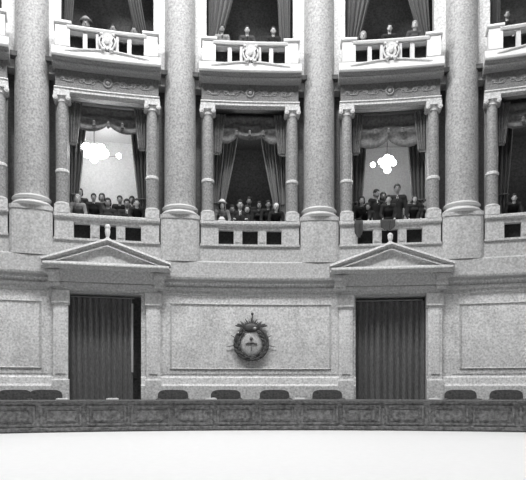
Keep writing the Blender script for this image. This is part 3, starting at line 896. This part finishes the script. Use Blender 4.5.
def chair_proto():
    t = Thing('box_chair', Vector((0, 0, 0)))
    mb = MB(True); mb.box(-.21, .21, -.22, .2, .39, .44, ch=.015); t.part('seat', mb, M['leather'])
    mb = MB(True); mb.box(-.20, .20, .2, .235, .55, .82, ch=.01); t.part('backrest', mb, M['leather'])
    for q in (-1, 1):
        mb = MB(True); mb.box(q * .19 - .02, q * .19 + .02, .195, .235, 0, .82); t.part('leg', mb, M['wood'])
        mb = MB(True); mb.box(q * .19 - .02, q * .19 + .02, -.21, -.17, 0, .39); t.part('leg', mb, M['wood'])
    return t
def people_at(px, ytop, k, level, d, label, woman=False, cloth='cloth', hair='hair', skin='skin', hat=None, turn=0, kind=None, group=None):
    """stand or seat a person in box k at depth d so that the head comes up as far as seen"""
    th = spx(px, d); depth = OY + (R + d) * cos(th)
    ztop = EYE + (391 - ytop) * depth / F_PX
    zf = 4.80 if level == 0 else 9.34
    need = ztop - zf
    if kind == 'seated' or (kind is None and need <= 1.36): d = max(d, .88 if level == 0 else .5); th = spx(px, d); depth = OY + (R + d) * cos(th); need = EYE + (391 - ytop) * depth / F_PX - zf; kind = 'seated'
    hy = {'stand': -.05, 'lean': -.38, 'bow': -.28, 'seated': -.08}[kind or ('stand' if need > 1.58 else ('lean' if need > 1.36 else 'seated'))]
    kind = kind or ('stand' if need > 1.58 else ('lean' if need > 1.36 else 'seated')); need += hy * .9 * (391 - ytop) / F_PX
    if kind is None: kind = 'stand' if need > 1.58 else ('lean' if need > 1.36 else 'seated')
    key = (kind, woman)
    if key not in POSES:
        root, top = make_person(kind, woman); POSES[key] = (root, top, [True])
    root, top, first = POSES[key]
    if first[0]: first[0] = False; o = root
    else: o = copy_tree(root)
    sc = min(1.10, max(.84, need / top))
    o.matrix_world = Matrix.Translation((OX, OY, 0)) @ Matrix.Rotation(-th, 4, 'Z') @ Matrix.Translation((0, R + d, zf)) @ Matrix.Rotation(turn, 4, 'Z') @ Matrix.Scale(sc, 4)
    o['label'] = label; o['category'] = 'person'
    o['group'] = group or ('spectators in the lower boxes' if level == 0 else 'spectators in the upper boxes')
    def setm(x, key):
        x.material_slots[0].link = 'OBJECT'; x.material_slots[0].material = M[key]
    body = [c for c in o.children if c.name.startswith('body')][0]
    setm(body, skin)
    for c in body.children:
        if c.name.startswith('jacket'): setm(c, cloth)
        if c.name.startswith('hair'): setm(c, hair)
    if hat:
        hz = pose_joints(kind)['head']
        if 'hat' not in POSES: POSES['hat'] = b_hat()
        hh = bpy.data.objects.new('hat', POSES['hat']); COL.objects.link(hh); hh.parent = body; hh.location = hz + Vector((0, .0, .075)); setm(hh, hat)
    if kind == 'seated':
        if 'chair' not in PROTO: PROTO['chair'] = chair_proto(); c = PROTO['chair'].o
        else: c = copy_tree(PROTO['chair'].o)
        c.matrix_world = Matrix.Translation((OX, OY, 0)) @ Matrix.Rotation(-th, 4, 'Z') @ Matrix.Translation((0, R + d + .03, zf)) @ Matrix.Rotation(turn, 4, 'Z')@ Matrix.Scale(sc, 4)
        c['label'] = 'small dark chair under the ' + label.replace('person ', 'person ', 1); c['category'] = 'chair'; c['group'] = 'chairs in the boxes'
        if len(c['label'].split()) > 16: c['label'] = ' '.join(c['label'].split()[:16])
    return o
P = people_at
# upper boxes
P(86, 20, -1, 1, 0.28, 'person in light hat leaning at the left of the upper left box', woman=True, cloth='cloth2', hair='hair2', hat='cloth3')
P(113, 25, -1, 1, 0.42, 'person in dark clothes at the middle of the upper left box', skin='skin', cloth='cloth')
P(134, 27, -1, 1, 0.38, 'person in dark coat at the right of the upper left box', hair='hair', cloth='cloth2')
P(222, 27, 0, 1, 0.25, 'person in light grey suit at the left of the upper middle box', cloth='cloth3', skin='skin')
P(247, 28, 0, 1, 0.25, 'person in dark suit standing in the centre of the upper middle box', cloth='cloth2', skin='skin2')
P(273, 26, 0, 1, 0.25, 'pale-faced person in dark suit at the right of the upper middle box', cloth='cloth', skin='skin2')
P(363, 32, 1, 1, 0.25, 'person with low head at the left of the upper right box', cloth='cloth', skin='skin2', hair='hair2')
P(389, 22, 1, 1, 0.30, 'tall person in dark suit in the centre of the upper right box', cloth='cloth', skin='skin2')
P(414, 24, 1, 1, 0.25, 'person with light hair by the right drape of the upper right box', woman=True, cloth='cloth2', skin='skin2', hair='hair2')
P(506, 13, 2, 1, 0.30, 'person standing in the upper box at the right edge', cloth='cloth', skin='skin')
# lower left box
P(80, 188, -1, 0, 1.00, 'tall dark-haired person standing at the back left of the box with the bright lamp', woman=True)
P(78, 200, -1, 0, 0.55, 'pale person at the left corner of the box with the bright lamp', skin='skin2', cloth='cloth3', woman=True, hair='hair2', kind='bow')
P(94, 195, -1, 0, 0.80, 'dark-haired person second from left in the box with the bright lamp', skin='skin')
P(108, 198, -1, 0, 0.50, 'person with round face in the centre of the box with the bright lamp', woman=True, skin='skin')
P(120, 194, -1, 0, 1.00, 'dark-haired person behind the centre group under the bright lamp')
P(127, 199, -1, 0, 0.50, 'person in dark suit right of centre in the box with the bright lamp', skin='skin')
P(137, 204, -1, 0, 0.55, 'pale-faced person at the right corner of the box with the bright lamp', skin='skin2', kind='bow')
P(102, 193, -1, 0, 1.45, 'dark-haired person at the very back left of centre under the bright lamp', woman=True)
P(132, 196, -1, 0, 1.35, 'person at the very back right under the bright lamp')
# lower middle box
P(222, 201, 0, 0, 0.55, 'white-capped person at the left corner of the middle lower box', skin='skin2', cloth='cloth3', hat='cloth4', woman=True, kind='bow')
P(232, 205, 0, 0, 0.85, 'person in dark suit second from left in the middle lower box')
P(240, 200, 0, 0, 0.50, 'bright-faced person left of centre in the middle lower box', skin='skin2')
P(249, 197, 0, 0, 1.30, 'dark-haired person standing behind the centre of the middle lower box')
P(247, 205, 0, 0, 0.45, 'person with low pale face in the centre of the middle lower box', skin='skin2', woman=True, kind='seated')
P(259, 201, 0, 0, 0.85, 'dark-haired person right of centre in the middle lower box', woman=True)
P(268, 203, 0, 0, 0.75, 'person in dark suit second from right in the middle lower box')
P(276, 203, 0, 0, 0.55, 'person with white hair at the right corner of the middle lower box', skin='skin2', hair='cloth4', kind='bow')
# lower right box
P(361, 196, 1, 0, 0.55, 'dark-haired person at the left corner of the box with the round lamp', woman=True, kind='bow')
P(375, 189, 1, 0, 0.95, 'dark-haired person standing at the back left under the round lamp', skin='skin', turn=.6)
P(367, 205, 1, 0, 0.62, 'person in dark suit low at the left under the round lamp', kind='bow')
P(397, 184, 1, 0, 0.90, 'tallest person, dark suit, standing in the centre of the box with the round lamp')
P(388, 203, 1, 0, 0.45, 'pale-faced person leaning on the parapet under the round lamp', skin='skin2', kind='lean', cloth='cloth')
P(414, 196, 1, 0, 0.55, 'person with full dark hair and pale face right of centre under the round lamp', woman=True, skin='skin2')
P(425, 199, 1, 0, 0.55, 'person at the right corner of the box with the round lamp', skin='skin', kind='bow')
P(383, 192, 1, 0, 1.45, 'dark-haired person at the very back left of the tallest one', woman=True)
P(513, 199, 2, 0, 0.55, 'person in the lower box at the right edge', skin='skin2', kind='bow')

# coats draped over the right parapet, white cap on the middle one
def coat(key, s, w, zlo, label, k):
    def f():
        t = Thing('draped_coat', bend(s, -.22, zlo))
        mb = MB(); nu, nv = 15, 16
        path = [(.16, 5.20), (.165, 5.36), (.10, 5.405), (0, 5.41), (-.12, 5.41), (-.175, 5.39), (-.185, 5.30), (-.185, 5.2), (-.185, 5.1)]
        ln = len(path)
        def g(i, j):
            u = i / (nu - 1) * 2 - 1; v = j / (nv - 1) * (ln - 1); a = min(int(v), ln - 2); fr = v - a
            d = path[a][0] * (1 - fr) + path[a + 1][0] * fr; z = path[a][1] * (1 - fr) + path[a + 1][1] * fr
            if v > 5: z = 5.39 - (5.39 - zlo) * (v - 5) / (ln - 6) * (1 - .35 * u * u + .06 * sin(i * 2.1)); d = -.185 - .02 * abs(sin(i * 1.4))
            return mb.P(s + w * u * (1 - .10 * (v / ln)), d, z)
        mb.grid(g, nu, nv); t.part('cloth', mb, M['cloth2'], smooth=True, solid=.012)
        mb = MB(); mb.box(s - w * .5, s + w * .5, -.12, -.0, 5.415, 5.46, ch=.015); t.part('collar', mb, M['cloth'])
        return t
    return place(key, f, BAYS[k], label, 'coat', 'coats over the right parapet')
coat('coat1', -.06, .21, 5.10, 'dark coat draped over the middle of the right parapet', 1)
coat('coat2', -.83, .12, 4.92, 'dark coat hanging over the left end of the right parapet', 1)
def b_cap():
    t = Thing('white_cap', bend(-.76, -.02, 5.39))
    mb = MB(); mb.lathe(-.76, -.02, [(.13, 5.392), (.13, 5.41), (.09, 5.42), (.085, 5.48), (.05, 5.52), (.01, 5.52)], 20); t.part('crown', mb, M['cloth4'], smooth=True)
    mb = MB(); mb.lathe(-.76, -.02, [(.092, 5.42), (.092, 5.44)], 20); t.part('band', mb, M['fascia'])
    return t
place('cap', b_cap, BAYS[0], 'white hat lying on the left end of the middle parapet', 'hat')

# ------------------------------------------------------------------ light
w = bpy.data.worlds.new('World'); scn.world = w; w.use_nodes = True
w.node_tree.nodes['Background'].inputs[0].default_value = (1, 1, 1, 1)
w.node_tree.nodes['Background'].inputs[1].default_value = 0.13
def area(name, loc, target, size, e):
    l = bpy.data.lights.new(name, 'AREA'); l.energy = e; l.size = size; l.shape = 'DISK'
    o = bpy.data.objects.new(name, l); COL.objects.link(o); o.location = loc
    o.rotation_euler = (Vector(target) - Vector(loc)).to_track_quat('-Z', 'Y').to_euler()
area('skylight', (0, 8, 19), (0, 9, 0), 9, 1300)
for x in (-6, 0, 6):  # unseen point lamps added high in the hall to light the wall
    l = bpy.data.lights.new('added_hall_lamp', 'POINT'); l.energy = 2000 - x * 160; l.shadow_soft_size = .6
    o = bpy.data.objects.new('added_hall_lamp', l); COL.objects.link(o); o.location = (x, 9.8 - abs(x) * .2, 15.5)

# ------------------------------------------------------------------ camera
cam = bpy.data.cameras.new('Camera'); co = bpy.data.objects.new('Camera', cam); COL.objects.link(co)
co.location = (0, 0, EYE); co.rotation_euler = (pi / 2, 0, 0)
cam.sensor_fit = 'HORIZONTAL'; cam.sensor_width = 36; cam.lens = 36 * F_PX / 526
cam.shift_y = (391 - 240) / 526; cam.clip_end = 200
scn.camera = co
scn.view_settings.view_transform = 'Standard'; scn.view_settings.look = 'None'
scn.view_settings.exposure = 0.0; scn.view_settings.gamma = 1.0; scn.view_settings.use_curve_mapping = False
